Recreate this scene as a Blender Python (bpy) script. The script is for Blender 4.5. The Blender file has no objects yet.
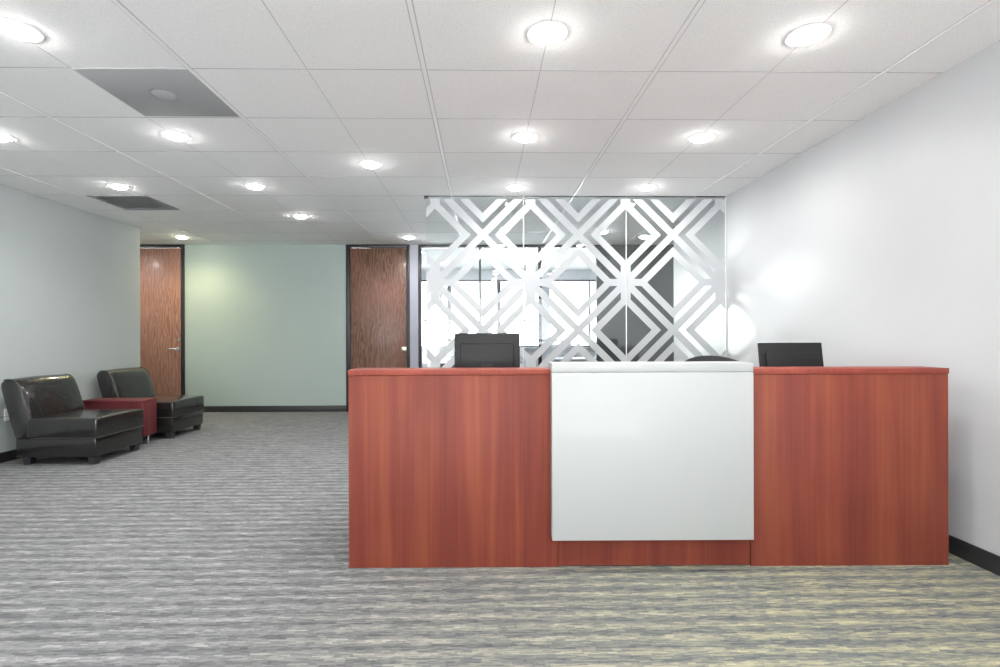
import bpy, bmesh, math, random
from mathutils import Vector, Matrix
random.seed(7)
R = math.radians
sc = bpy.context.scene
C = sc.collection

# ------------------------------------------------------------------ camera, world, exposure
CAMZ = 1.146
cam_d = bpy.data.cameras.new('camera')
cam = bpy.data.objects.new('camera', cam_d); C.objects.link(cam)
cam_d.sensor_width = 36.0
cam_d.lens = 517.4 / 1000 * 36
cam_d.shift_x = 0.0092
cam_d.shift_y = 0.0023
cam_d.clip_start = 0.05
cam.matrix_world = (Matrix.Translation((0, 0, CAMZ)) @ Matrix.Rotation(-0.0169, 4, 'Z')
                    @ Matrix.Rotation(R(90), 4, 'X') @ Matrix.Rotation(-0.0027, 4, 'Z'))
sc.camera = cam

w = bpy.data.worlds.new('daylight'); sc.world = w; w.use_nodes = True
bg = w.node_tree.nodes['Background']
SKY, GROUND_FILL = 5.0, 9.5     # overcast sky above; world below the horizon brightened as added ceiling fill
_wn, _wl = w.node_tree.nodes, w.node_tree.links
_tc = _wn.new('ShaderNodeTexCoord'); _sp = _wn.new('ShaderNodeSeparateXYZ'); _wl.new(_tc.outputs['Generated'], _sp.inputs[0])
_mr = _wn.new('ShaderNodeMapRange'); _wl.new(_sp.outputs[2], _mr.inputs[0])
_mr.inputs[1].default_value = -0.06; _mr.inputs[2].default_value = 0.03
_mr.inputs[3].default_value = GROUND_FILL; _mr.inputs[4].default_value = SKY
_my = _wn.new('ShaderNodeMapRange'); _wl.new(_sp.outputs[1], _my.inputs[0])   # the sun stands on the office side
_my.inputs[1].default_value = -0.5; _my.inputs[2].default_value = 0.6
_my.inputs[3].default_value = 0.85; _my.inputs[4].default_value = 1.05
_mm = _wn.new('ShaderNodeMath'); _mm.operation = 'MULTIPLY'
_wl.new(_mr.outputs[0], _mm.inputs[0]); _wl.new(_my.outputs[0], _mm.inputs[1])
_wl.new(_mm.outputs[0], bg.inputs['Strength'])
bg.inputs['Color'].default_value = (0.95, 0.97, 1.0, 1)

sun_d = bpy.data.lights.new('low_sun', 'SUN')   # low sun beyond the office windows, grazing the right wall
sun_d.energy = 2.1; sun_d.angle = R(12); sun_d.color = (1.0, 0.98, 0.95)
sun = bpy.data.objects.new('low_sun', sun_d); C.objects.link(sun)
sun.rotation_euler = Vector((math.sin(R(26)), -math.cos(R(26)), -math.tan(R(1.8)))).to_track_quat('-Z', 'Y').to_euler()
sun.location = (-2, 14, 3)

LAMP_W = 23.0            # watts of one recessed downlight
LENS_E = 70.0
sc.view_settings.view_transform = 'Standard'
sc.view_settings.look = 'None'
sc.view_settings.exposure = 0.80
sc.view_settings.gamma = 1.0
sc.view_settings.use_curve_mapping = False
sc.cycles.use_denoising = True
sc.cycles.max_bounces = 10
sc.cycles.diffuse_bounces = 6
sc.cycles.transparent_max_bounces = 16
sc.cycles.sample_clamp_indirect = 6

# ------------------------------------------------------------------ room dimensions
ZC = 2.542
XL, XR = -4.39, 2.46
YLE, YRE = 6.72, 6.60
YB = 7.92
YF = -3.6
YG = 5.165
YW = 11.0

# ------------------------------------------------------------------ materials
def mat(name, col, rough=0.6, metal=0.0, spec=0.5, coat=0.0, coat_r=0.1):
    m = bpy.data.materials.new(name); m.use_nodes = True
    p = m.node_tree.nodes['Principled BSDF']
    p.inputs['Base Color'].default_value = (*col, 1)
    p.inputs['Roughness'].default_value = rough
    p.inputs['Metallic'].default_value = metal
    p.inputs['Specular IOR Level'].default_value = spec
    p.inputs['Coat Weight'].default_value = coat
    p.inputs['Coat Roughness'].default_value = coat_r
    return m

class NT:
    def __init__(s, m):
        s.t = m.node_tree; s.n = s.t.nodes; s.l = s.t.links; s.p = s.n.get('Principled BSDF')
    def add(s, typ, **kw):
        n = s.n.new(typ)
        for k, v in kw.items(): setattr(n, k, v)
        return n
    def math(s, op, a, b=None, c=None):
        n = s.n.new('ShaderNodeMath'); n.operation = op
        for i, x in enumerate((a, b, c)):
            if x is None: continue
            if isinstance(x, (int, float)): n.inputs[i].default_value = x
            else: s.l.new(x, n.inputs[i])
        return n.outputs[0]
    def scaled(s, sc_, loc=(0, 0, 0)):
        tc = s.n.new('ShaderNodeTexCoord'); mp = s.n.new('ShaderNodeMapping')
        mp.inputs['Scale'].default_value = sc_; mp.inputs['Location'].default_value = loc
        s.l.new(tc.outputs['Object'], mp.inputs['Vector']); return mp.outputs[0]
    def noise(s, vec, scale=1, detail=3, rough=0.5, dist=0):
        n = s.n.new('ShaderNodeTexNoise')
        n.inputs['Scale'].default_value = scale; n.inputs['Detail'].default_value = detail
        n.inputs['Roughness'].default_value = rough; n.inputs['Distortion'].default_value = dist
        s.l.new(vec, n.inputs['Vector']); return n.outputs['Fac']
    def ramp(s, fac, stops, interp='LINEAR'):
        n = s.n.new('ShaderNodeValToRGB'); n.color_ramp.interpolation = interp
        cr = n.color_ramp
        while len(cr.elements) < len(stops): cr.elements.new(0.5)
        for e, (p, c) in zip(cr.elements, stops):
            e.position = p; e.color = (*c, 1)
        s.l.new(fac, n.inputs[0]); return n.outputs[0]
    def mix(s, fac, a, b, mode='MIX'):
        n = s.n.new('ShaderNodeMix'); n.data_type = 'RGBA'; n.blend_type = mode
        for inp, x in ((n.inputs[0], fac), (n.inputs[6], a), (n.inputs[7], b)):
            if isinstance(x, (int, float)): inp.default_value = x
            elif isinstance(x, tuple): inp.default_value = (*x, 1)
            else: s.l.new(x, inp)
        return n.outputs[2]
    def bump(s, h, strength=0.2, dist=0.01):
        n = s.n.new('ShaderNodeBump'); n.inputs['Strength'].default_value = strength
        n.inputs['Distance'].default_value = dist
        s.l.new(h, n.inputs['Height']); s.l.new(n.outputs[0], s.p.inputs['Normal'])

def paint(name, col, rough=0.55):
    m = mat(name, col, rough, spec=0.35); t = NT(m)
    v = t.scaled((1, 1, 1))
    f = t.noise(v, 1.7, 3)
    t.l.new(t.ramp(f, [(0.3, tuple(c * 0.98 for c in col)), (0.7, tuple(min(1, c * 1.02) for c in col))]), t.p.inputs['Base Color'])
    t.bump(t.noise(v, 260, 2), 0.06, 0.001)
    return m

M = {}
M['wall_right'] = paint('pale_grey_paint', (0.455, 0.462, 0.473), 0.42)
M['wall_left'] = paint('blue_grey_paint', (0.45, 0.49, 0.488), 0.5)
M['wall_back'] = paint('sage_grey_paint', (0.36, 0.43, 0.40), 0.5)
M['wall_dark'] = paint('charcoal_paint', (0.058, 0.066, 0.070), 0.5)
M['wall_white'] = paint('office_white_paint', (0.68, 0.70, 0.73), 0.5)
M['black'] = mat('black_rubber', (0.022, 0.023, 0.025), 0.45)
M['frame'] = mat('dark_bronze_frame', (0.018, 0.017, 0.022), 0.4)
M['pale_frame'] = mat('pale_aluminium', (0.62, 0.66, 0.75), 0.35)
M['white_plastic'] = mat('white_plastic', (0.8, 0.8, 0.79), 0.4)
M['steel'] = mat('brushed_steel', (0.72, 0.70, 0.66), 0.25, 1.0)
M['brass'] = mat('brushed_brass', (0.75, 0.66, 0.5), 0.3, 1.0)
M['white_lam'] = mat('white_gloss_laminate', (0.385, 0.398, 0.394), 0.5, coat=0.12, coat_r=0.08)
M['monitor'] = mat('monitor_black_plastic', (0.013, 0.013, 0.014), 0.5, spec=0.3)
M['screen'] = mat('screen_glass', (0.01, 0.01, 0.012), 0.12)
M['silver'] = mat('silver_plastic', (0.62, 0.63, 0.65), 0.3, 0.6)
M['chair_fabric'] = mat('charcoal_mesh_fabric', (0.03, 0.032, 0.034), 0.8)
M['tbar'] = mat('white_grid_enamel', (0.86, 0.86, 0.86), 0.35)
M['vent'] = mat('grey_perforated_metal', (0.37, 0.375, 0.385), 0.9, spec=0.1)

# cherry laminate with vertical grain
def wood(name, dark, mid, lite, sx=9.0, rough=0.5, coat=0.0, seed=0.0):
    m = mat(name, mid, rough, coat=coat, coat_r=0.15); t = NT(m)
    v = t.scaled((sx, sx, 0.35), (seed, seed * 2, seed))
    band = t.noise(v, 1.0, 3, 0.55, 0.4)
    v2 = t.scaled((90, 90, 1.1), (seed, 0, 0))
    fine = t.noise(v2, 1.0, 4, 0.6, 0.2)
    v3 = t.scaled((3.2, 3.2, 1.6))
    blot = t.noise(v3, 1.0, 2, 0.5)
    s = t.math('ADD', t.math('MULTIPLY', band, 0.72), t.math('MULTIPLY', blot, 0.28))
    col = t.ramp(s, [(0.34, dark), (0.5, mid), (0.66, lite)])
    fc = t.ramp(fine, [(0.3, (0.80, 0.78, 0.78)), (0.65, (1.04, 1.04, 1.04))])
    col = t.mix(0.8, col, fc, 'MULTIPLY')
    t.l.new(col, t.p.inputs['Base Color']); t.p.inputs['Specular IOR Level'].default_value = 0.22
    return m
M['cherry'] = wood('cherry_laminate', (0.142, 0.031, 0.023), (0.186, 0.042, 0.027), (0.250, 0.068, 0.034))
M['cherry_top'] = wood('cherry_laminate_edge', (0.20, 0.040, 0.028), (0.24, 0.050, 0.034), (0.28, 0.062, 0.04), 4)
M['burgundy'] = wood('burgundy_wood', (0.085, 0.017, 0.022), (0.115, 0.023, 0.028), (0.15, 0.034, 0.036), 5)

# oak veneer door
def oak(name, dark, lite, warm):
    m = mat(name, lite, 0.45, coat=0.1); t = NT(m)
    v = t.scaled((1, 1, 0.22))
    wv = t.add('ShaderNodeTexWave'); wv.wave_type = 'BANDS'; wv.bands_direction = 'X'
    wv.inputs['Scale'].default_value = 7; wv.inputs['Distortion'].default_value = 15
    wv.inputs['Detail'].default_value = 3; wv.inputs['Detail Scale'].default_value = 1.6
    t.l.new(v, wv.inputs['Vector'])
    c1 = t.ramp(wv.outputs['Fac'], [(0.2, dark), (0.75, lite)])
    f = t.noise(t.scaled((160, 160, 3)), 1, 3)
    c2 = t.mix(0.75, c1, t.ramp(f, [(0.3, (0.72, 0.70, 0.68)), (0.7, (1.1, 1.1, 1.1))]), 'MULTIPLY')
    g = t.noise(t.scaled((1.3, 1.3, 0.9), (3, 1, 5)), 1, 1)
    c3 = t.mix(t.ramp(g, [(0.4, (0, 0, 0)), (0.65, (1, 1, 1))]), c2, t.mix(0.5, c2, warm))
    t.l.new(c3, t.p.inputs['Base Color'])
    return m
M['oak'] = oak('oak_veneer', (0.25, 0.12, 0.085), (0.39, 0.205, 0.15), (0.40, 0.20, 0.15))
M['oak_dark'] = oak('aged_oak_veneer', (0.105, 0.048, 0.027), (0.215, 0.115, 0.072), (0.26, 0.10, 0.07))

# leather
m = mat('black_leather', (0.012, 0.0115, 0.011), 0.24, coat=0.5, coat_r=0.06, spec=0.45); t = NT(m)
v = t.scaled((1, 1, 1))
h = t.math('ADD', t.math('MULTIPLY', t.noise(v, 9, 3, 0.5, 0.6), 1.0), t.math('MULTIPLY', t.noise(v, 150, 2), 0.05))
t.bump(h, 0.5, 0.014)
M['leather'] = m
M['piping'] = mat('leather_piping', (0.035, 0.033, 0.031), 0.3)

# ceiling tile: white mineral fibre with fine fissures
m = mat('mineral_fibre_tile', (0.80, 0.80, 0.80), 0.85, spec=0.2); t = NT(m)
v = t.scaled((1, 1, 1))
f = t.noise(v, 105, 4, 0.7)
t.l.new(t.ramp(f, [(0.32, (0.74, 0.74, 0.74)), (0.46, (0.87, 0.87, 0.87)), (0.7, (0.90, 0.90, 0.90))]), t.p.inputs['Base Color'])
t.bump(f, 0.35, 0.004)
M['tile'] = m
M['joint'] = mat('ceiling_joint_shadow_grey', (0.53, 0.53, 0.54), 0.8)  # grey stands in for shade along the ceiling joints
M['groove'] = mat('ceiling_groove_grey', (0.22, 0.22, 0.23), 0.8)

# carpet: rows of short yarn dashes running across the room
m = mat('striated_carpet', (0.3, 0.3, 0.3), 0.95, spec=0.15); t = NT(m)
tc = t.add('ShaderNodeTexCoord'); sx = t.add('ShaderNodeSeparateXYZ')
t.l.new(tc.outputs['Object'], sx.inputs[0])
X, Y = sx.outputs[0], sx.outputs[1]
# slight weave wander
wob = t.noise(t.scaled((3, 3, 1)), 1, 2)
Yw = t.math('ADD', Y, t.math('MULTIPLY', wob, 0.006))
def dash(row_h, brick, seed):
    row = t.math('FLOOR', t.math('DIVIDE', Yw, row_h))
    wn = t.add('ShaderNodeTexWhiteNoise'); wn.noise_dimensions = '1D'
    t.l.new(t.math('ADD', row, seed), wn.inputs['W'])
    xx = t.math('ADD', t.math('DIVIDE', X, brick), t.math('MULTIPLY', wn.outputs['Value'], 7.0))
    cell = t.math('FLOOR', xx)
    cb = t.add('ShaderNodeCombineXYZ'); t.l.new(cell, cb.inputs[0]); t.l.new(row, cb.inputs[1]); cb.inputs[2].default_value = seed
    w2 = t.add('ShaderNodeTexWhiteNoise'); w2.noise_dimensions = '3D'; t.l.new(cb.outputs[0], w2.inputs['Vector'])
    return w2.outputs['Value']
fine = dash(0.0055, 0.032, 1.0)
midd = dash(0.0105, 0.075, 5.0)
big = dash(0.028, 0.11, 9.0)
band = t.math('SINE', t.math('MULTIPLY', Yw, 2 * math.pi / 0.084))
s = t.math('MULTIPLY', fine, 0.30)
s = t.math('ADD', s, t.math('MULTIPLY', midd, 0.28))
s = t.math('ADD', s, t.math('MULTIPLY', big, 0.12))
s = t.math('ADD', s, t.math('MULTIPLY', band, 0.13))
s = t.math('ADD', s, 0.16)
grey = t.ramp(s, [(0.12, (0.0792, 0.0819, 0.0872)), (0.45, (0.142, 0.1453, 0.1505)), (0.70, (0.2179, 0.2212, 0.2212)), (0.92, (0.3433, 0.3433, 0.3301))])
gold_cast = t.ramp(s, [(0.12, (0.0819, 0.0936, 0.1076)), (0.45, (0.1677, 0.1732, 0.156)), (0.70, (0.2886, 0.2808, 0.195)), (0.92, (0.4368, 0.4056, 0.2652))])
cast_mask = t.math('ADD', X, t.math('MULTIPLY', Y, -0.35))  # warm light cast towards the right, put into the yarn colour
mr = t.add('ShaderNodeMapRange'); t.l.new(cast_mask, mr.inputs[0])
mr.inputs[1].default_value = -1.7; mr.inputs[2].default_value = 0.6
col = t.mix(mr.outputs[0], grey, gold_cast)
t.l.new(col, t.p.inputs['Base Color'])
t.bump(s, 0.5, 0.004)
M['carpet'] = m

# clear glass
def glass(name, tint, refl=0.09):
    m = bpy.data.materials.new(name); m.use_nodes = True
    n = m.node_tree.nodes; l = m.node_tree.links
    n.remove(n['Principled BSDF'])
    tr = n.new('ShaderNodeBsdfTransparent'); tr.inputs[0].default_value = (*tint, 1)
    gl = n.new('ShaderNodeBsdfGlossy'); gl.inputs['Roughness'].default_value = 0.02
    fr = n.new('ShaderNodeFresnel'); fr.inputs['IOR'].default_value = 1.55
    mx = n.new('ShaderNodeMixShader')
    l.new(fr.outputs[0], mx.inputs[0]); l.new(tr.outputs[0], mx.inputs[1]); l.new(gl.outputs[0], mx.inputs[2])
    l.new(mx.outputs[0], n['Material Output'].inputs[0])
    return m
M['glass'] = glass('clear_glass', (0.97, 0.985, 0.985))

# frosted film pattern: square lattice of crossing stripes, inner diamonds and small star bars
def film_mat():
    m = bpy.data.materials.new('frosted_film'); m.use_nodes = True
    t = NT(m); t.n.remove(t.p)
    tc = t.add('ShaderNodeTexCoord'); sp = t.add('ShaderNodeSeparateXYZ'); t.l.new(tc.outputs['Object'], sp.inputs[0])
    P = 0.953
    p = t.math('DIVIDE', t.math('SUBTRACT', sp.outputs[0], 0.487), P)
    q = t.math('DIVIDE', t.math('SUBTRACT', sp.outputs[2], 1.677), P)
    a = t.math('FRACT', t.math('ADD', t.math('ADD', p, q), 20.0))
    b = t.math('FRACT', t.math('ADD', t.math('SUBTRACT', p, q), 20.0))
    mm = t.math('MAXIMUM', t.math('ABSOLUTE', t.math('SUBTRACT', a, 0.5)), t.math('ABSOLUTE', t.math('SUBTRACT', b, 0.5)))
    centre = t.math('GREATER_THAN', mm, 0.449)
    ring = t.math('MULTIPLY', t.math('GREATER_THAN', mm, 0.272), t.math('LESS_THAN', mm, 0.372))
    pf = t.math('ABSOLUTE', t.math('SUBTRACT', t.math('FRACT', t.math('ADD', p, 20.5)), 0.5))
    qf = t.math('ABSOLUTE', t.math('SUBTRACT', t.math('FRACT', t.math('ADD', q, 20.5)), 0.5))
    near = lambda x, lim: t.math('LESS_THAN', x, lim)
    bh = t.math('MULTIPLY', near(qf, 0.037), near(pf, 0.175))
    bv = t.math('MULTIPLY', near(pf, 0.052), near(qf, 0.175))
    k = t.math('MAXIMUM', t.math('MAXIMUM', centre, ring), t.math('MAXIMUM', bh, bv))
    df = t.add('ShaderNodeBsdfDiffuse'); df.inputs[0].default_value = (0.62, 0.64, 0.655, 1)
    tl = t.add('ShaderNodeBsdfTranslucent'); tl.inputs[0].default_value = (0.50, 0.53, 0.56, 1)
    m1 = t.add('ShaderNodeMixShader'); m1.inputs[0].default_value = 0.25
    t.l.new(df.outputs[0], m1.inputs[1]); t.l.new(tl.outputs[0], m1.inputs[2])
    tr = t.add('ShaderNodeBsdfTransparent')
    m2 = t.add('ShaderNodeMixShader'); t.l.new(t.math('MULTIPLY', k, 0.965), m2.inputs[0])
    t.l.new(tr.outputs[0], m2.inputs[1]); t.l.new(m1.outputs[0], m2.inputs[2])
    t.l.new(m2.outputs[0], t.n['Material Output'].inputs[0])
    return m
M['film'] = film_mat()

def emit(name, col, strength):
    m = bpy.data.materials.new(name); m.use_nodes = True
    p = m.node_tree.nodes['Principled BSDF']
    p.inputs['Base Color'].default_value = (0.9, 0.9, 0.9, 1)
    p.inputs['Emission Color'].default_value = (*col, 1); p.inputs['Emission Strength'].default_value = strength
    return m
M['lens'] = emit('lit_lens', (1.0, 0.98, 0.95), LENS_E)
M['lens_warm'] = emit('lit_warm_lens', (1.0, 0.93, 0.68), LENS_E)

# ------------------------------------------------------------------ mesh helpers
def box(bm, x0, x1, y0, y1, z0, z1, bev=0.0, seg=2):
    r = bmesh.ops.create_cube(bm, size=1.0)
    vs = r['verts']
    for v in vs:
        v.co = Vector(((x0 + x1) / 2 + v.co.x * (x1 - x0), (y0 + y1) / 2 + v.co.y * (y1 - y0), (z0 + z1) / 2 + v.co.z * (z1 - z0)))
    if bev > 0:
        es = list({e for v in vs for e in v.link_edges})
        bmesh.ops.bevel(bm, geom=es, offset=bev, segments=seg, profile=0.5, affect='EDGES')

def lathe(bm, prof, cx=0, cy=0, n=32, cap=True):
    """prof: list of (r, z) ; revolve around z"""
    rings = []
    for r_, z in prof:
        if r_ < 1e-6: rings.append([bm.verts.new((cx, cy, z))])
        else: rings.append([bm.verts.new((cx + r_ * math.cos(2 * math.pi * k / n), cy + r_ * math.sin(2 * math.pi * k / n), z)) for k in range(n)])
    for A, B in zip(rings, rings[1:]):
        if len(A) == 1 and len(B) == 1: continue
        for k in range(n):
            k2 = (k + 1) % n
            if len(A) == 1: bm.faces.new((A[0], B[k2], B[k]))
            elif len(B) == 1: bm.faces.new((A[k], A[k2], B[0]))
            else: bm.faces.new((A[k], A[k2], B[k2], B[k]))
    if cap:
        for Rr in (rings[0], rings[-1]):
            if len(Rr) > 2: bm.faces.new(Rr)

def tube(bm, pts, r, n=10):
    pts = [Vector(p) for p in pts]; rings = []
    for i, p in enumerate(pts):
        d = (pts[min(i + 1, len(pts) - 1)] - pts[max(i - 1, 0)]).normalized()
        u = d.cross(Vector((0, 0, 1)))
        if u.length < 0.05: u = d.cross(Vector((1, 0, 0)))
        u.normalize(); v = d.cross(u)
        rings.append([bm.verts.new(p + r * (math.cos(2 * math.pi * k / n) * u + math.sin(2 * math.pi * k / n) * v)) for k in range(n)])
    for A, B in zip(rings, rings[1:]):
        for k in range(n): bm.faces.new((A[k], A[(k + 1) % n], B[(k + 1) % n], B[k]))
    bm.faces.new(rings[0]); bm.faces.new(rings[-1])

def extrude_xz(bm, prof, y0, y1, bev=0.0, seg=3):
    """closed polygon (x,z) swept from y0 to y1"""
    a = [bm.verts.new((x, y0, z)) for x, z in prof]
    b = [bm.verts.new((x, y1, z)) for x, z in prof]
    n = len(prof)
    fs = [bm.faces.new(a), bm.faces.new(b[::-1])]
    for k in range(n): fs.append(bm.faces.new((a[k], b[k], b[(k + 1) % n], a[(k + 1) % n])))
    if bev > 0:
        es = list(fs[0].edges) + list(fs[1].edges)
        bmesh.ops.bevel(bm, geom=es, offset=bev, segments=seg, profile=0.5, affect='EDGES')

def obj(name, bm, m, parent=None, smooth=False, loc=None):
    bmesh.ops.recalc_face_normals(bm, faces=bm.faces)
    me = bpy.data.meshes.new(name); bm.to_mesh(me); bm.free()
    me.materials.append(m)
    if smooth:
        for p in me.polygons: p.use_smooth = True
        try: me.set_sharp_from_angle(angle=R(smooth if smooth is not True else 40))
        except Exception: pass
    o = bpy.data.objects.new(name, me); C.objects.link(o)
    if parent: o.parent = parent
    if loc: o.location = loc
    return o

def boxes(name, lst, m, parent=None, bev=0.0, smooth=False, seg=2):
    bm = bmesh.new()
    for b in lst: box(bm, *b, bev=bev, seg=seg)
    return obj(name, bm, m, parent, smooth or (38 if bev > 0 else False))

def struct(o): o['kind'] = 'structure'; return o

def thing(name, label, cat, loc=(0, 0, 0), rz=0, group=None):
    o = bpy.data.objects.new(name, None); C.objects.link(o)
    o.empty_display_size = 0.1
    o.location = loc; o.rotation_euler = (0, 0, rz)
    o['label'] = label; o['category'] = cat
    if group: o['group'] = group
    return o

def copy_tree(o, parent=None):
    c = o.copy(); C.objects.link(c)
    if parent: c.parent = parent
    for ch in list(o.children): copy_tree(ch, c)
    return c

# ------------------------------------------------------------------ room shell
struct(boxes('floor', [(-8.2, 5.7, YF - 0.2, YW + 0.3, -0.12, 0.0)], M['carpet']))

# ceiling: one suspended mesh; panels of 1.22 x 0.61 scored down the middle
T = 0.61
GX0, GY0 = -0.300, 2.718
bm = bmesh.new()
box(bm, -8.2, 5.7, YF - 0.2, YW + 0.3, ZC + 0.008, ZC + 0.15)
ceiling = struct(obj('ceiling', bm, M['groove']))
bm = bmesh.new()
for i in range(-13, 10):
    for j in range(-11, 15):
        xa = GX0 + i * T; xb = xa + T; ya = GY0 + j * T; yb = ya + T
        ga = 0.011 if i % 2 == 0 else 0.0015
        gb = 0.011 if (i + 1) % 2 == 0 else 0.0015
        r = bmesh.ops.create_cube(bm, size=1.0)
        x0, x1, y0, y1 = xa + ga, xb - gb, ya + 0.003, yb - 0.003
        for v in r['verts']:
            v.co = Vector(((x0 + x1) / 2 + v.co.x * (x1 - x0), (y0 + y1) / 2 + v.co.y * (y1 - y0), ZC + 0.005 + v.co.z * 0.010))
        # drop the hidden top face
        top = [f for f in {f for v in r['verts'] for f in v.link_faces} if f.calc_center_median().z > ZC + 0.009]
        bmesh.ops.delete(bm, geom=top, context='FACES_ONLY')
obj('ceiling_tiles', bm, M['tile'], ceiling)
bm = bmesh.new()
for i in range(-12, 10, 2):
    x = GX0 + i * T
    box(bm, x - 0.0095, x + 0.0095, YF, YW, ZC - 0.004, ZC + 0.009)
obj('ceiling_grid', bm, M['tbar'], ceiling)
bm = bmesh.new()  # flush strips over joints and scores, painting the grid's shadow lines
for j in range(-10, 15):
    y = GY0 + j * T
    box(bm, -8.0, 5.5, y - 0.004, y + 0.004, ZC - 0.0008, ZC + 0.009)
for i in range(-13, 10, 2):
    x = GX0 + i * T
    box(bm, x - 0.002, x + 0.002, YF, YW, ZC - 0.0006, ZC + 0.009)
for i in range(-12, 10, 2):
    x = GX0 + i * T
    for s_ in (-1, 1): box(bm, x + s_ * 0.0125 - 0.003, x + s_ * 0.0125 + 0.003, YF, YW, ZC - 0.0006, ZC + 0.009)
obj('ceiling_joint_shadows', bm, M['joint'], ceiling)

struct(boxes('wall_right', [(XR, XR + 0.12, YF, YRE, 0, ZC)], M['wall_right']))
struct(boxes('wall_left', [(XL - 0.12, XL, YF, YLE, 0, ZC)], M['wall_left']))
struct(boxes('wall_back', [(-8.0, -5.50, YB, YB + 0.12, 0, ZC), (-4.502, -2.068, YB, YB + 0.12, 0, ZC),
                           ], M['wall_back']))
struct(boxes('trim_2', [(-1.10, -0.975, YB, YB + 0.12, 0, ZC)], paint('pale_blue_grey_paint', (0.42, 0.43, 0.50), 0.5)))
struct(boxes('wall_back_right', [(1.775, 5.5, YB, YB + 0.12, 0, ZC)], M['wall_dark']))
struct(boxes('wall_corridor_left', [(-8.12, -8.0, YLE - 0.12, YB + 0.12, 0, ZC), (-8.0, XL - 0.12, YLE - 0.12, YLE, 0, ZC)], M['wall_back']))
struct(boxes('wall_corridor_right', [(5.5, 5.62, YRE - 0.12, YB + 0.12, 0, ZC), (XR + 0.12, 5.5, YRE - 0.12, YRE, 0, ZC)], M['wall_white']))
# office beyond
struct(boxes('wall_office_left', [(-1.72, -1.6, YB + 0.12, YW, 0, ZC)], M['wall_white']))
struct(boxes('wall_office_right', [(3.0, 3.12, YB + 0.12, YW, 0, ZC)], M['wall_white']))
struct(boxes('wall_office_window', [(-1.72, 3.12, YW, YW + 0.12, 0, 0.90), (-1.72, 3.12, YW, YW + 0.12, 2.34, ZC)], M['wall_white']))
# front side behind the camera: a low wall with unseen glazing added for fill light
struct(boxes('wall_front', [(XL - 0.12, XR + 0.12, YF - 0.12, YF, 0, 0.10), (XL - 0.12, XR + 0.12, YF - 0.12, YF, 2.15, ZC),
                            (XL - 0.12, XL + 0.2, YF - 0.12, YF, 0.1, 2.15), (XR - 0.2, XR + 0.12, YF - 0.12, YF, 0.1, 2.15)], M['wall_left']))
wf = []
for k in range(7):
    x = XL + 0.2 + k * (XR - XL - 0.4) / 6
    wf.append((x - 0.025, x + 0.025, YF - 0.09, YF - 0.03, 0.1, 2.15))
struct(boxes('fill_window', wf + [(XL + 0.2, XR - 0.2, YF - 0.09, YF - 0.03, 1.0, 1.04)], M['frame']))

# baseboards
BH = 0.092
struct(boxes('baseboard_right', [(XR - 0.012, XR, YF, YRE, 0, BH)], M['black'], bev=0.002))
struct(boxes('baseboard_left', [(XL, XL + 0.012, YF, YLE, 0, BH)], M['black'], bev=0.002))
struct(boxes('baseboard_back', [(-4.502, -2.068, YB - 0.012, YB, 0, BH), (-1.10, -0.975, YB - 0.012, YB, 0, BH), (1.775, 5.5, YB - 0.012, YB, 0, BH)], M['black'], bev=0.002))

# doors (full height, dark metal frames)
def door(n, x0, x1, m, fl, fr):
    d = struct(boxes('door_%d' % n, [(x0 + 0.004, x1 - 0.004, YB + 0.03, YB + 0.075, 0.008, ZC - 0.05)], m, bev=0.002))
    boxes('door_frame', [(x0 - fl, x0, YB - 0.02, YB + 0.12, 0, ZC - 0.001), (x1, x1 + fr, YB - 0.02, YB + 0.12, 0, ZC - 0.001),
                         (x0, x1, YB - 0.02, YB + 0.12, ZC - 0.045, ZC - 0.001)], M['frame'], d, bev=0.003)
    return d
d1 = door(1, -5.44, -4.555, M['oak'], 0.06, 0.053)
bm = bmesh.new()
lathe(bm, [(0.0, 0), (0.03, 0), (0.03, 0.012), (0.012, 0.016), (0.012, 0.05), (0, 0.05)], n=24)
bmesh.ops.rotate(bm, verts=bm.verts, matrix=Matrix.Rotation(R(90), 3, 'X'))
bmesh.ops.translate(bm, verts=bm.verts, vec=(-4.625, YB + 0.03, 0.96))
tube(bm, [(-4.625, YB - 0.015, 0.96), (-4.66, YB - 0.018, 0.96), (-4.72, YB - 0.012, 0.958), (-4.74, YB - 0.005, 0.957)], 0.015)
obj('door_handle', bm, M['steel'], d1, 40)
bm = bmesh.new()
lathe(bm, [(0.0, 0), (0.024, 0), (0.022, 0.012), (0.012, 0.014), (0.010, 0.022), (0, 0.022)], n=24)
bmesh.ops.rotate(bm, verts=bm.verts, matrix=Matrix.Rotation(R(90), 3, 'X'))
bmesh.ops.translate(bm, verts=bm.verts, vec=(-4.60, YB + 0.03, 1.09))
obj('deadbolt', bm, M['steel'], d1, 40)
d2 = door(2, -2.012, -1.15, M['oak_dark'], 0.056, 0.05)
boxes('door_handle', [(-1.232, -1.158, YB + 0.018, YB + 0.03, 0.912, 0.982), (-1.205, -1.19, YB - 0.02, YB + 0.02, 0.937, 0.953),
                      (-1.225, -1.185, YB - 0.032, YB - 0.018, 0.937, 0.953)], M['brass'], d2, bev=0.003)

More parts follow.
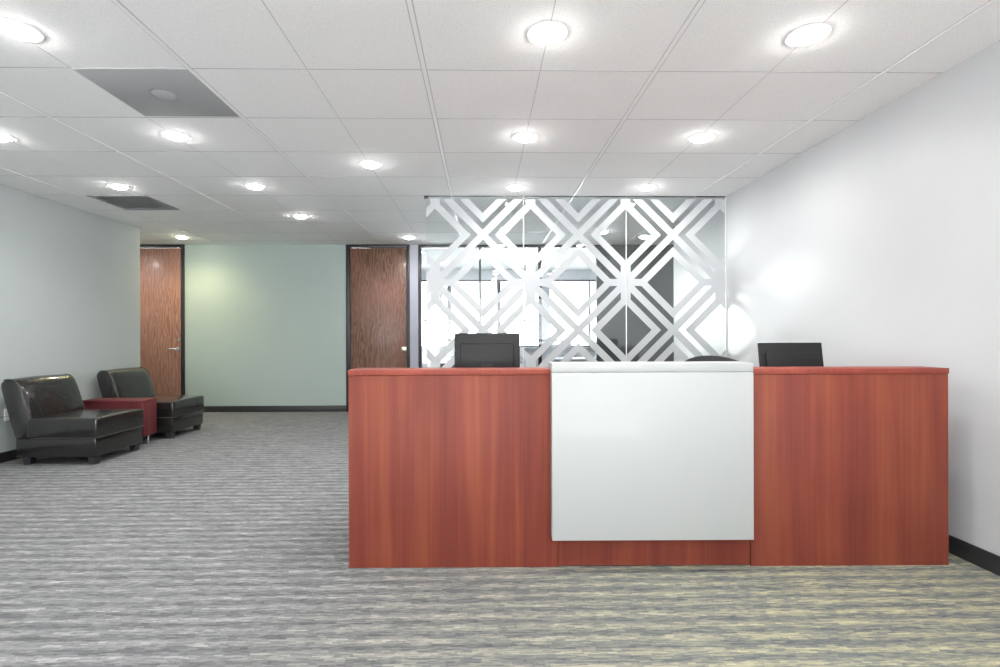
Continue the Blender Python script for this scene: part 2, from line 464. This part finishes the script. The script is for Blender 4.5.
# office front glazing in the back wall (window_2) and the outside windows (window_3)
fr = [(-0.972, -0.930, YB, YB + 0.10, 0, ZC - 0.002), (-0.93, 1.765, YB, YB + 0.10, ZC - 0.042, ZC - 0.002),
      (-0.93, 1.765, YB, YB + 0.10, 0, 0.06), (1.762, 1.775, YB, YB + 0.10, 0, ZC - 0.002),
      (-0.045, -0.012, YB, YB + 0.08, 0.06, ZC - 0.04), (0.865, 0.915, YB, YB + 0.08, 0.06, ZC - 0.04)]
w2 = struct(boxes('window_2', fr, M['frame'], bev=0.002))
boxes('glass_pane', [(-0.93, -0.045, YB + 0.045, YB + 0.053, 0.06, ZC - 0.042), (-0.012, 0.865, YB + 0.045, YB + 0.053, 0.06, ZC - 0.042),
                     (0.915, 1.763, YB + 0.045, YB + 0.053, 0.06, ZC - 0.042)], M['glass'], w2)
boxes('door_stile', [(0.917, 1.03, YB + 0.02, YB + 0.07, 0.06, 2.05)], M['pale_frame'], w2, bev=0.004)
bm = bmesh.new()
for px in (-0.875, -0.795, -0.70, 0.66, 0.74, 0.82):
    r = bmesh.ops.create_cone(bm, cap_ends=True, segments=20, radius1=0.022, radius2=0.022, depth=0.002)
    bmesh.ops.rotate(bm, verts=r['verts'], matrix=Matrix.Rotation(R(90), 3, 'X'))
    bmesh.ops.translate(bm, verts=r['verts'], vec=(px, YB + 0.043, 1.385))
so = obj('safety_dots', bm, mat('grey_safety_dots', (0.45, 0.45, 0.46), 0.7), w2)

fr = [(-1.6, 3.0, YW + 0.02, YW + 0.09, 2.30, 2.34), (-1.6, 3.0, YW + 0.02, YW + 0.09, 0.90, 0.935)]
for x, hw in ((-1.58, .02), (-0.87, .018), (-0.70, .045), (0.20, .014), (0.36, .042), (1.40, .045), (2.30, .018), (2.97, .03)):
    fr.append((x - hw, x + hw, YW + 0.02, YW + 0.09, 0.93, 2.31))
w3 = struct(boxes('window_3', fr, mat('window_grey_frame', (0.045, 0.05, 0.075), 0.4), bev=0.003))
boxes('glass_pane', [(-1.6, 3.0, YW + 0.05, YW + 0.056, 0.93, 2.31)], M['glass'], w3)
boxes('window_sill', [(-1.6, 3.0, YW - 0.10, YW + 0.02, 0.875, 0.902)], M['wall_white'], w3, bev=0.004)

# ------------------------------------------------------------------ reception glass screen, three panels
edges = [-0.555, 0.418, 1.448, 2.452]
plabels = ['clear full-height glass panel with frosted diamond film, left end of the screen behind the desk',
           'clear full-height glass panel with frosted diamond film, middle of the screen behind the desk',
           'clear full-height glass panel with frosted diamond film, touching the pale right wall']
for k in range(3):
    x0, x1 = edges[k] + 0.003, edges[k + 1] - 0.003
    g = thing('glass_panel', plabels[k], 'glass panel', ((x0 + x1) / 2, YG, 0))
    ox = (x0 + x1) / 2
    boxes('glass_pane', [(x0 - ox, x1 - ox, -0.005, 0.005, 0.010, ZC - 0.006)], M['glass'], g)
    boxes('top_rail', [(x0 - ox, x1 - ox, -0.008, 0.008, ZC - 0.009, ZC - 0.0005)], M['frame'], g)
    boxes('bottom_rail', [(x0 - ox, x1 - ox, -0.015, 0.015, 0.0, 0.035)], M['silver'], g)
    boxes('edge_seal', [(x1 - ox - 0.001, x1 - ox + 0.004, -0.006, 0.006, 0.035, ZC - 0.014)], M['white_plastic'], g)
    # the sheet keeps its own origin at the world origin offset so the pattern runs on across the joints
    bm = bmesh.new()
    box(bm, x0 + 0.002, x1 - 0.002, YG - 0.0068, YG - 0.0058, 0.04, ZC - 0.03)
    f = obj('frosted_film', bm, M['film'], g); f.location = (-ox, -YG, 0)
    if k == 0:
        boxes('ceiling_clip', [(x0 - ox - 0.02, x0 - ox + 0.02, -0.02, 0.02, ZC - 0.03, ZC - 0.001)], M['frame'], g, bev=0.003)
struct(boxes('trim_1', [(XR - 0.007, XR, YG - 0.010, YG + 0.010, 0, ZC)], M['silver']))

# ------------------------------------------------------------------ recessed lamps
LAMPS = {
 (-2.11, 2.39): 'nearest the large grey ceiling panel, front left', (0.305, 2.385): 'in the front row above the desk', (1.52, 2.385): 'in the front row near the right wall',
 (-3.35, 3.65): 'cut by the left edge of the photo', (-2.12, 3.63): 'just beyond the large grey ceiling panel', (0.305, 3.63): 'in the second row above the desk',
 (1.55, 3.63): 'in the second row beside the right wall', (-3.36, 4.85): 'beside the small dark ceiling grille', (-2.105, 4.84): 'in the third row right of the small dark grille',
 (-0.90, 4.21): 'alone between the rows, left of the desk', (0.315, 4.85): 'just in front of the patterned glass, middle', (1.56, 4.84): 'just in front of the patterned glass, right',
 (-2.10, 6.04): 'in the far ceiling in front of the sage wall', (-4.20, 7.32): 'giving yellow light at the left corridor door', (-1.03, 7.32): 'in front of the right-hand wooden door',
 (1.62, 6.93): 'behind the patterned glass near its middle joint',
 (2.30, 7.27): 'behind the patterned glass before the charcoal wall'}
ex = [(x, y) for y in (1.17, -0.05, -1.27, -2.49) for x in (-3.34, -2.11, 0.305, 1.54)] + [(0.3, 9.0), (1.5, 9.0), (-0.8, 9.9), (1.2, 10.2), (-5.35, 7.32), (-6.6, 7.32), (3.5, 7.27), (4.7, 7.27)]  # the corridor ones are unseen, added to brighten the left door and corridors
lens_mesh = trim_mesh = None
def lamp(x, y, label, warm=False, tilt=0.0):
    global lens_mesh, trim_mesh
    t_ = thing('recessed_downlight', label, 'ceiling light', (x, y, ZC), 0, 'recessed ceiling downlights')
    if trim_mesh is None:
        bm = bmesh.new()
        lathe(bm, [(0.066, -0.001), (0.069, -0.007), (0.092, -0.005), (0.094, 0.0), (0.066, 0.0)], n=36, cap=False)
        a = obj('trim_ring', bm, M['tbar'], t_, 40); trim_mesh = a.data
        bm = bmesh.new()
        lathe(bm, [(0.0, -0.028), (0.03, -0.026), (0.050, -0.0195), (0.062, -0.009), (0.0665, -0.001)], n=32, cap=False)
        b = obj('lens', bm, M['lens'], t_, 60); lens_mesh = b.data
    else:
        a = bpy.data.objects.new('trim_ring', trim_mesh); C.objects.link(a); a.parent = t_
        b = bpy.data.objects.new('lens', lens_mesh); C.objects.link(b); b.parent = t_
        if warm:
            b.data = lens_mesh.copy(); b.data.materials.clear(); b.data.materials.append(M['lens_warm'])
    ld = bpy.data.lights.new('downlight_bulb', 'SPOT')
    ld.energy = (0.5 if y > 8 else 1.0) * LAMP_W * (1.7 if warm else 1.0); ld.spot_size = R(150); ld.spot_blend = 0.9; ld.shadow_soft_size = 0.05
    ld.color = (1.0, 0.84, 0.45) if warm else (1.0, 0.985, 0.96)
    lo = bpy.data.objects.new('downlight_bulb', ld); C.objects.link(lo); lo.parent = t_
    lo.location = (0, 0, -0.04); lo.rotation_euler = (0, tilt, 0)
    return t_
for (x, y), s_ in LAMPS.items():
    lamp(x, y, 'round white recessed downlight ' + s_, warm=(x < -4), tilt=(-R(22) if x > 1.4 and 3 < y < 7 else 0))
for x, y in ex:
    lamp(x, y, 'round white recessed downlight ' + ('over the bright office' if y > 8 else ('added unseen in the side corridor' if y > 7 else 'in the ceiling behind the camera')), tilt=0)

# ------------------------------------------------------------------ grey ceiling panels
p1 = thing('ceiling_speaker_panel', 'large flat grey square ceiling panel with a round disc in its centre', 'ceiling panel', (-1.825, 3.01, ZC))
boxes('panel', [(-0.295, 0.295, -0.292, 0.292, -0.005, 0.004)], M['vent'], p1, bev=0.002)
bm = bmesh.new(); lathe(bm, [(0.0, -0.010), (0.055, -0.010), (0.066, -0.005), (0.07, -0.005)], n=40, cap=False)
o = obj('disc', bm, mat('grey_disc', (0.42, 0.425, 0.435), 0.8), p1, 40)
p2 = thing('ceiling_vent', 'dark grey square ceiling vent with slats near the left wall', 'vent', (-3.60, 5.445, ZC))
boxes('vent_frame', [(-0.295, 0.295, -0.292, -0.262, -0.006, 0.002), (-0.295, 0.295, 0.262, 0.292, -0.006, 0.002),
                     (-0.295, -0.265, -0.262, 0.262, -0.006, 0.002), (0.265, 0.295, -0.262, 0.262, -0.006, 0.002)], M['vent'], p2)
boxes('vent_backing', [(-0.265, 0.265, -0.262, 0.262, 0.000, 0.004)], mat('vent_dark', (0.42, 0.42, 0.43), 0.7), p2)
bm = bmesh.new()
for k in range(12):
    y = -0.24 + k * 0.0436
    r = bmesh.ops.create_cube(bm, size=1)
    for v in r['verts']: v.co = Vector((v.co.x * 0.53, v.co.y * 0.030, v.co.z * 0.0015))
    bmesh.ops.rotate(bm, verts=r['verts'], matrix=Matrix.Rotation(R(12), 3, 'X'))
    bmesh.ops.translate(bm, verts=r['verts'], vec=(0, y, -0.0035))
obj('vent_slats', bm, mat('vent_slat_grey', (0.52, 0.525, 0.53), 0.6), p2)

# ------------------------------------------------------------------ reception desk
DY = 2.55
desk = thing('reception_desk', 'long cherry wood reception desk with raised glossy white centre panel', 'desk', (0, 0, 0))
DR = -0.012; _pv = Vector((0.84, DY, 0)); desk.rotation_euler = (0, 0, DR); desk.location = _pv - Matrix.Rotation(DR, 3, 'Z') @ _pv
boxes('front_panel', [(-0.661, 0.372, DY, DY + 0.028, 0.0, 0.951)], M['cherry'], desk, bev=0.0015)
M['cherry_b'] = wood('cherry_laminate_right', (0.142, 0.031, 0.023), (0.186, 0.042, 0.027), (0.250, 0.068, 0.034), seed=4.3)
boxes('front_panel', [(1.330, 2.316, DY, DY + 0.028, 0.0, 0.951)], M['cherry_b'], desk, bev=0.0015)
boxes('centre_panel', [(0.3745, 1.3275, DY + 0.003, DY + 0.028, 0.006, 0.951)], M['cherry'], desk, bev=0.001)
boxes('side_panel', [(-0.661, -0.633, DY + 0.028, DY + 0.17, 0.0, 0.951), (-0.661, -0.633, DY + 0.17, DY + 0.78, 0.0, 0.74)], M['cherry'], desk, bev=0.001)
boxes('side_panel', [(2.288, 2.316, DY + 0.028, DY + 0.17, 0.0, 0.951), (2.288, 2.316, DY + 0.17, DY + 0.78, 0.0, 0.74)], M['cherry'], desk, bev=0.001)
boxes('counter_top', [(-0.663, 0.345, DY - 0.004, DY + 0.17, 0.952, 0.979)], M['cherry_top'], desk, bev=0.002)
boxes('counter_top', [(1.345, 2.318, DY - 0.004, DY + 0.17, 0.952, 0.979)], M['cherry_top'], desk, bev=0.002)
boxes('counter_support', [(-0.627, 2.288, DY + 0.13, DY + 0.155, 0.728, 0.951)], M['cherry'], desk)
boxes('worktop', [(-0.626, 2.287, DY + 0.03, DY + 0.76, 0.70, 0.728)], M['cherry_top'], desk, bev=0.002)
wc = boxes('white_front_panel', [(0.337, 1.310, 2.48, 2.545, 0.158, 0.968)], M['white_lam'], desk, bev=0.0015)
wc['label'] = 'glossy white square front panel'
wt = boxes('white_counter_top', [(0.337, 1.310, 2.48, 2.64, 0.9695, 1.012)], M['white_lam'], desk, bev=0.0015)
wt['label'] = 'raised glossy white counter top'
boxes('drawer_pedestal', [(-0.60, -0.20, DY + 0.25, DY + 0.74, 0.02, 0.699)], M['cherry'], desk, bev=0.003)
boxes('drawer_pedestal', [(1.87, 2.27, DY + 0.25, DY + 0.74, 0.02, 0.699)], M['cherry'], desk, bev=0.003)

# ------------------------------------------------------------------ monitors (backs to the viewer)
def monitor(x, y, w_, ztop, rz, label, tilt, body, bezel):
    t_ = thing('computer_monitor', label, 'monitor', (x, y, 0.728), rz, None)
    H = 0.235; zc = ztop - 0.728 - H / 2
    def tl(o, piv=None): o.location = (0, 0, zc); o.rotation_euler = (tilt, 0, 0); return o
    bm = bmesh.new(); box(bm, -w_ / 2, w_ / 2, -0.012, 0.010, -H / 2, H / 2, 0.004, 3); tl(obj('back_cover', bm, M[body], t_, 40))
    bm = bmesh.new(); box(bm, -w_ / 2 + 0.03, w_ / 2 - 0.03, -0.026, -0.010, -H / 2 + 0.03, H / 2 - 0.055, 0.006, 3); tl(obj('rear_bulge', bm, M['monitor'], t_, 40))
    bm = bmesh.new(); e = 0.0045
    for b in ((-w_ / 2 - e, w_ / 2 + e, H / 2 - 0.002, H / 2 + e), (-w_ / 2 - e, w_ / 2 + e, -H / 2 - e, -H / 2 + 0.002),
              (-w_ / 2 - e, -w_ / 2 + 0.002, -H / 2, H / 2), (w_ / 2 - 0.002, w_ / 2 + e, -H / 2, H / 2)):
        box(bm, b[0], b[1], 0.001, 0.018, b[2], b[3], 0.001, 1)
    tl(obj('bezel', bm, M[bezel], t_, 40))
    bm = bmesh.new(); box(bm, -w_ / 2 + 0.008, w_ / 2 - 0.008, 0.010, 0.0125, -H / 2 + 0.01, H / 2 - 0.01); tl(obj('screen', bm, M['screen'], t_))
    bm = bmesh.new(); box(bm, -0.03, 0.03, -0.045, -0.022, 0.012, zc - 0.05, 0.004, 2); obj('stand', bm, M['monitor'], t_, 40)
    bm = bmesh.new(); box(bm, -0.11, 0.11, -0.085, 0.085, 0.0, 0.014, 0.006, 3); obj('base', bm, M['monitor'], t_, 40)
    return t_
monitor(0.029, 2.92, 0.360, 1.157, R(0), 'black computer monitor seen from behind, left of the white counter', R(-4), 'monitor', 'monitor')
monitor(1.760, 2.92, 0.375, 1.102, R(3), 'black computer monitor with silver rim seen from behind, right of the white counter', R(-8), 'monitor', 'silver')

# ------------------------------------------------------------------ task chair behind the desk
tc_ = thing('office_chair', 'black office chair behind the desk with only its curved backrest top showing', 'chair', (1.67, 3.52, 0), R(2))
bm = bmesh.new()
NX, NZ = 18, 12
def backpt(u, v, side):
    a = -1 + 2 * u; z = 0.50 + v * 0.498
    z = 0.50 + v * (0.497 - 0.045 * abs(a) ** 2.2)
    hw = 0.27 * (0.88 + 0.12 * math.sin(v * math.pi))
    if v > 0.8: hw *= 1 - 0.10 * ((v - 0.8) / 0.2) ** 2
    x = a * hw
    y = 0.20 + 0.05 * v - 0.05 * a * a + (0.022 if side else -0.022) * (1 - abs(a) ** 6) * (1 - abs(2 * v - 1) ** 8 * 0.7)
    return Vector((x, -y + 0.30, z))
gr = {}
for s_ in (0, 1):
    for i in range(NX + 1):
        for j in range(NZ + 1): gr[s_, i, j] = bm.verts.new(backpt(i / NX, j / NZ, s_))
for s_ in (0, 1):
    for i in range(NX):
        for j in range(NZ): bm.faces.new([gr[s_, i, j], gr[s_, i + 1, j], gr[s_, i + 1, j + 1], gr[s_, i, j + 1]])
for i in range(NX):
    for j in (0, NZ): bm.faces.new([gr[0, i, j], gr[0, i + 1, j], gr[1, i + 1, j], gr[1, i, j]])
for j in range(NZ):
    for i in (0, NX): bm.faces.new([gr[0, i, j], gr[0, i, j + 1], gr[1, i, j + 1], gr[1, i, j]])
for v in bm.verts: v.co.y = -v.co.y + 0.30
obj('backrest', bm, M['chair_fabric'], tc_, 60)
bm = bmesh.new(); box(bm, -0.24, 0.24, -0.24, 0.22, 0.42, 0.50, 0.035, 4); obj('seat', bm, M['chair_fabric'], tc_, 50)
bm = bmesh.new(); tube(bm, [(0, 0.05, 0.41), (0, 0.22, 0.40), (0, 0.285, 0.45), (0, 0.285, 0.62)], 0.018); obj('back_support', bm, M['black'], tc_, 50)
for s_ in (-1, 1):
    bm = bmesh.new(); tube(bm, [(s_ * 0.20, 0.0, 0.42), (s_ * 0.28, 0.0, 0.43), (s_ * 0.29, 0.0, 0.64)], 0.014)
    box(bm, s_ * 0.29 - 0.03, s_ * 0.29 + 0.03, -0.13, 0.12, 0.64, 0.67, 0.01, 3); obj('armrest', bm, M['black'], tc_, 50)
bm = bmesh.new(); lathe(bm, [(0.028, 0.09), (0.028, 0.25), (0.016, 0.25), (0.016, 0.42)], n=20); obj('gas_column', bm, M['black'], tc_, 40)
bm = bmesh.new()
for k in range(5):
    a = 2 * math.pi * k / 5 + 0.3
    tube(bm, [(0, 0, 0.10), (0.14 * math.cos(a), 0.14 * math.sin(a), 0.095), (0.28 * math.cos(a), 0.28 * math.sin(a), 0.07)], 0.017)
obj('star_base', bm, M['black'], tc_, 50)
for k in range(5):
    a = 2 * math.pi * k / 5 + 0.3
    bm = bmesh.new(); lathe(bm, [(0.0, -0.02), (0.022, -0.02), (0.026, -0.012), (0.026, 0.012), (0.022, 0.02), (0, 0.02)], n=20)
    bmesh.ops.rotate(bm, verts=bm.verts, matrix=Matrix.Rotation(R(90), 3, 'X'))
    bmesh.ops.translate(bm, verts=bm.verts, vec=(0.28 * math.cos(a), 0.28 * math.sin(a), 0.026)); obj('caster', bm, M['black'], tc_, 40)

# ------------------------------------------------------------------ black leather armless chairs
def crown(bm, x0, x1, y0, y1, z0, z1, r_, puff):
    """soft cushion: subdivided rounded box with a gentle crown"""
    N = 14
    box(bm, x0, x1, y0, y1, z0, z1, r_, 5)
    for k in range(1, N):
        x = x0 + (x1 - x0) * k / N
        bmesh.ops.bisect_plane(bm, geom=bm.verts[:] + bm.edges[:] + bm.faces[:], plane_co=(x, 0, 0), plane_no=(1, 0, 0))
        y = y0 + (y1 - y0) * k / N
        bmesh.ops.bisect_plane(bm, geom=bm.verts[:] + bm.edges[:] + bm.faces[:], plane_co=(0, y, 0), plane_no=(0, 1, 0))
    for v in bm.verts:
        a = (v.co.x - x0) / (x1 - x0); b = (v.co.y - y0) / (y1 - y0)
        k = max(0, math.sin(math.pi * min(1, max(0, a)))) ** 0.6 * max(0, math.sin(math.pi * min(1, max(0, b)))) ** 0.6
        if v.co.z > (z0 + z1) / 2: v.co.z += puff * k

def lounge_chair(label, loc):
    t_ = thing('armless_lounge_chair', label, 'chair', loc, 0, 'black leather lounge chairs')
    HW = 0.320
    bm = bmesh.new(); box(bm, -0.33, 0.375, -HW, HW, 0.070, 0.236, 0.008, 3); obj('base', bm, M['leather'], t_, 50)
    bm = bmesh.new(); crown(bm, -0.235, 0.388, -HW - 0.006, HW + 0.006, 0.236, 0.416, 0.020, 0.016); obj('seat_cushion', bm, M['leather'], t_, 60)
    bm = bmesh.new()
    tube(bm, [(-0.20, -HW - 0.004, 0.242), (0.384, -HW - 0.004, 0.242), (0.388, -HW, 0.242), (0.388, HW, 0.242), (0.384, HW + 0.004, 0.242), (-0.2, HW + 0.004, 0.242)], 0.0045, 8)
    obj('seat_piping', bm, M['piping'], t_, 60)
    # backrest: side profile, rounded edges, leaning back
    front = [(-0.225, 0.230), (-0.195, 0.30), (-0.200, 0.38), (-0.222, 0.47), (-0.248, 0.56), (-0.276, 0.65), (-0.303, 0.715), (-0.325, 0.745)]
    top = [(-0.352, 0.762), (-0.392, 0.769), (-0.432, 0.762), (-0.462, 0.742)]
    rear = [(-0.468, 0.71), (-0.445, 0.60), (-0.415, 0.49), (-0.378, 0.36), (-0.330, 0.230)]
    prof = front + top + rear
    bm = bmesh.new(); N = 12
    rings = []
    cx = sum(p[0] for p in prof) / len(prof); cz = sum(p[1] for p in prof) / len(prof)
    ys = [-HW, -HW + 0.004, -HW + 0.014, -HW + 0.03] + [-HW + 0.03 + (2 * HW - 0.06) * k / N for k in range(1, N)] + [HW - 0.03, HW - 0.014, HW - 0.004, HW]
    ins = {0: 0.016, 1: 0.008, 2: 0.002}
    for q, y in enumerate(ys):
        d_ = ins.get(q, ins.get(len(ys) - 1 - q, 0.0))
        ring = []
        for n_, (x, z) in enumerate(prof):
            v = Vector((cx - x, cz - z)); v.normalize()
            px_, pz_ = x + v.x * d_, z + v.y * d_
            if 1 <= n_ <= 7:   # soft belly of the back cushion
                px_ += 0.018 * math.sin(math.pi * (y + HW) / (2 * HW)) ** 0.5 * math.sin(math.pi * (n_) / 8) if abs(y) < HW else 0
            if len(front) - 1 <= n_ <= len(front) + 3:
                pz_ += 0.010 * math.cos(math.pi * y / (2 * HW))
            ring.append(bm.verts.new((px_, y, pz_)))
        rings.append(ring)
    for A, B in zip(rings, rings[1:]):
        for k in range(len(prof)): bm.faces.new((A[k], A[(k + 1) % len(prof)], B[(k + 1) % len(prof)], B[k]))
    bm.faces.new(rings[0]); bm.faces.new(rings[-1])
    bk = obj('backrest', bm, M['leather'], t_, 60)
    for s_ in (-1, 1):
        bm = bmesh.new(); tube(bm, [(x - 0.004, s_ * (HW - 0.002), z) for x, z in front[1:] + top[:3]], 0.0045, 8)
        obj('back_piping', bm, M['piping'], bk, 60)
    for (lx, ly) in ((-0.25, -0.27), (-0.25, 0.27), (0.325, -0.27), (0.325, 0.27)):
        bm = bmesh.new(); box(bm, lx - 0.034, lx + 0.034, ly - 0.034, ly + 0.034, 0.0, 0.075)
        for v in bm.verts:
            if v.co.z < 0.01: v.co.x = lx + (v.co.x - lx) * 0.8; v.co.y = ly + (v.co.y - ly) * 0.8
        obj('leg', bm, M['black'], t_)
    return t_
c1 = lounge_chair('black leather armless lounge chair nearest the camera, in front of the small red table', (-3.83, 5.004, 0))
c2 = copy_tree(c1); c2.location = (-3.84, 6.165, 0)
c2['label'] = 'black leather armless lounge chair beyond the small red table, beside the wooden door'

# slim burgundy side table
tb = thing('side_table', 'small burgundy wooden side table on thin metal legs between the leather chairs', 'table', (-3.88, 5.61, 0))
boxes('table_top', [(-0.32, 0.32, -0.115, 0.115, 0.452, 0.480)], M['burgundy'], tb, bev=0.003)
boxes('side_panel', [(0.295, 0.318, -0.113, 0.113, 0.095, 0.452)], M['burgundy'], tb, bev=0.002)
boxes('side_panel', [(-0.318, -0.295, -0.113, 0.113, 0.095, 0.452)], M['burgundy'], tb, bev=0.002)
boxes('apron', [(-0.295, 0.295, -0.108, -0.090, 0.33, 0.452), (-0.295, 0.295, 0.090, 0.108, 0.33, 0.452), (-0.295, 0.295, -0.108, 0.108, 0.095, 0.115)], M['burgundy'], tb)
for lx, ly in ((0.285, 0.02), (-0.285, 0.02)):
    bm = bmesh.new(); lathe(bm, [(0.011, 0.0), (0.013, 0.004), (0.010, 0.02), (0.010, 0.095)], cx=lx, cy=ly, n=16); obj('leg', bm, M['steel'], tb, 40)

# wall outlet with a plug, left wall beside the near chair
ot = thing('wall_outlet', 'white wall outlet with a plug and cord, left of the near leather chair', 'outlet', (XL, 4.86, 0.43))
boxes('cover_plate', [(0, 0.006, -0.035, 0.035, -0.057, 0.057)], M['white_plastic'], ot, bev=0.002)
boxes('plug', [(0.006, 0.034, -0.014, 0.014, -0.032, -0.004)], M['white_plastic'], ot, bev=0.004)
bm = bmesh.new(); tube(bm, [(0.03, 0, -0.02), (0.045, -0.06, -0.012), (0.03, -0.14, -0.006), (0.012, -0.25, -0.004), (0.010, -0.4, -0.02)], 0.003, 8); obj('cord', bm, M['black'], ot, 60)

# ------------------------------------------------------------------ office beyond the glass
def desk_far(name, label, x, y, w_, d_, h_, m, rz=0, cat='desk'):
    t_ = thing(name, label, cat, (x, y, 0), rz)
    boxes('desktop', [(-w_ / 2, w_ / 2, -d_ / 2, d_ / 2, h_ - 0.03, h_)], m, t_, bev=0.003)
    boxes('modesty_panel', [(-w_ / 2 + 0.06, w_ / 2 - 0.06, -0.01, 0.01, 0.25, h_ - 0.03)], m, t_)
    for sx_ in (-1, 1):
        boxes('leg_panel', [(sx_ * (w_ / 2 - 0.05) - 0.015, sx_ * (w_ / 2 - 0.05) + 0.015, -d_ / 2 + 0.03, d_ / 2 - 0.03, 0, h_ - 0.03)], M['pale_frame'], t_)
    return t_
desk_far('office_table', 'white office table seen through the glass, left of the near monitor', -0.15, 9.35, 1.5, 0.7, 0.73, M['wall_white'])
desk_far('office_table', 'white office table seen through the glass, under the right-hand office windows', 1.75, 9.6, 1.5, 0.7, 0.73, M['wall_white'])
lc = thing('low_cabinet', 'low dark grey cabinet just inside the office behind the glass', 'cabinet', (-0.15, 8.45, 0))
boxes('body', [(-0.74, 0.78, -0.2, 0.2, 0.04, 0.72)], mat('dark_blue_grey_laminate', (0.05, 0.055, 0.075), 0.4), lc, bev=0.003)
boxes('plinth', [(-0.72, 0.76, -0.18, 0.18, 0.0, 0.04)], M['black'], lc)
for k in range(3):
    x0 = -0.735 + k * 0.497
    dd = boxes('door', [(x0, x0 + 0.498, -0.215, -0.2, 0.05, 0.69)], mat('dark_blue_grey_door_%d' % k, (0.055, 0.06, 0.08), 0.4), lc, bev=0.002)
    boxes('handle', [(x0 + 0.42, x0 + 0.435, -0.235, -0.215, 0.42, 0.54)], M['steel'], dd)
def far_monitor(x, y, z, w_, h_, rz, label):
    t_ = thing('desktop_screen', label, 'monitor', (x, y, z), rz)
    bm = bmesh.new(); box(bm, -w_ / 2, w_ / 2, -0.015, 0.015, 0.08, 0.08 + h_, 0.005, 2); obj('back_cover', bm, M['silver'], t_, 40)
    bm = bmesh.new(); box(bm, -0.02, 0.02, 0.016, 0.03, 0.0, 0.2); box(bm, -0.09, 0.09, -0.06, 0.09, 0, 0.012); obj('stand', bm, M['silver'], t_)
    bm = bmesh.new(); box(bm, -w_ / 2 + 0.012, w_ / 2 - 0.012, -0.018, -0.015, 0.095, 0.065 + h_); obj('screen', bm, M['screen'], t_)
far_monitor(-0.72, 9.35, 0.73, 0.42, 0.27, R(78), 'slim silver screen turned edge-on, on the left office table')
far_monitor(1.45, 9.6, 0.73, 0.42, 0.26, R(168), 'silver screen seen from behind on the right office table')
pl = thing('paper_tray', 'small white paper tray on the left office table', 'tray', (-0.42, 9.25, 0.73))
boxes('tray', [(-0.12, 0.12, -0.09, 0.09, 0.0, 0.012), (-0.12, 0.12, 0.08, 0.09, 0.012, 0.05), (-0.12, -0.11, -0.09, 0.08, 0.012, 0.05), (0.11, 0.12, -0.09, 0.08, 0.012, 0.05)], M['monitor'], pl)
boxes('paper', [(-0.10, 0.10, -0.08, 0.07, 0.012, 0.035)], M['white_plastic'], pl)
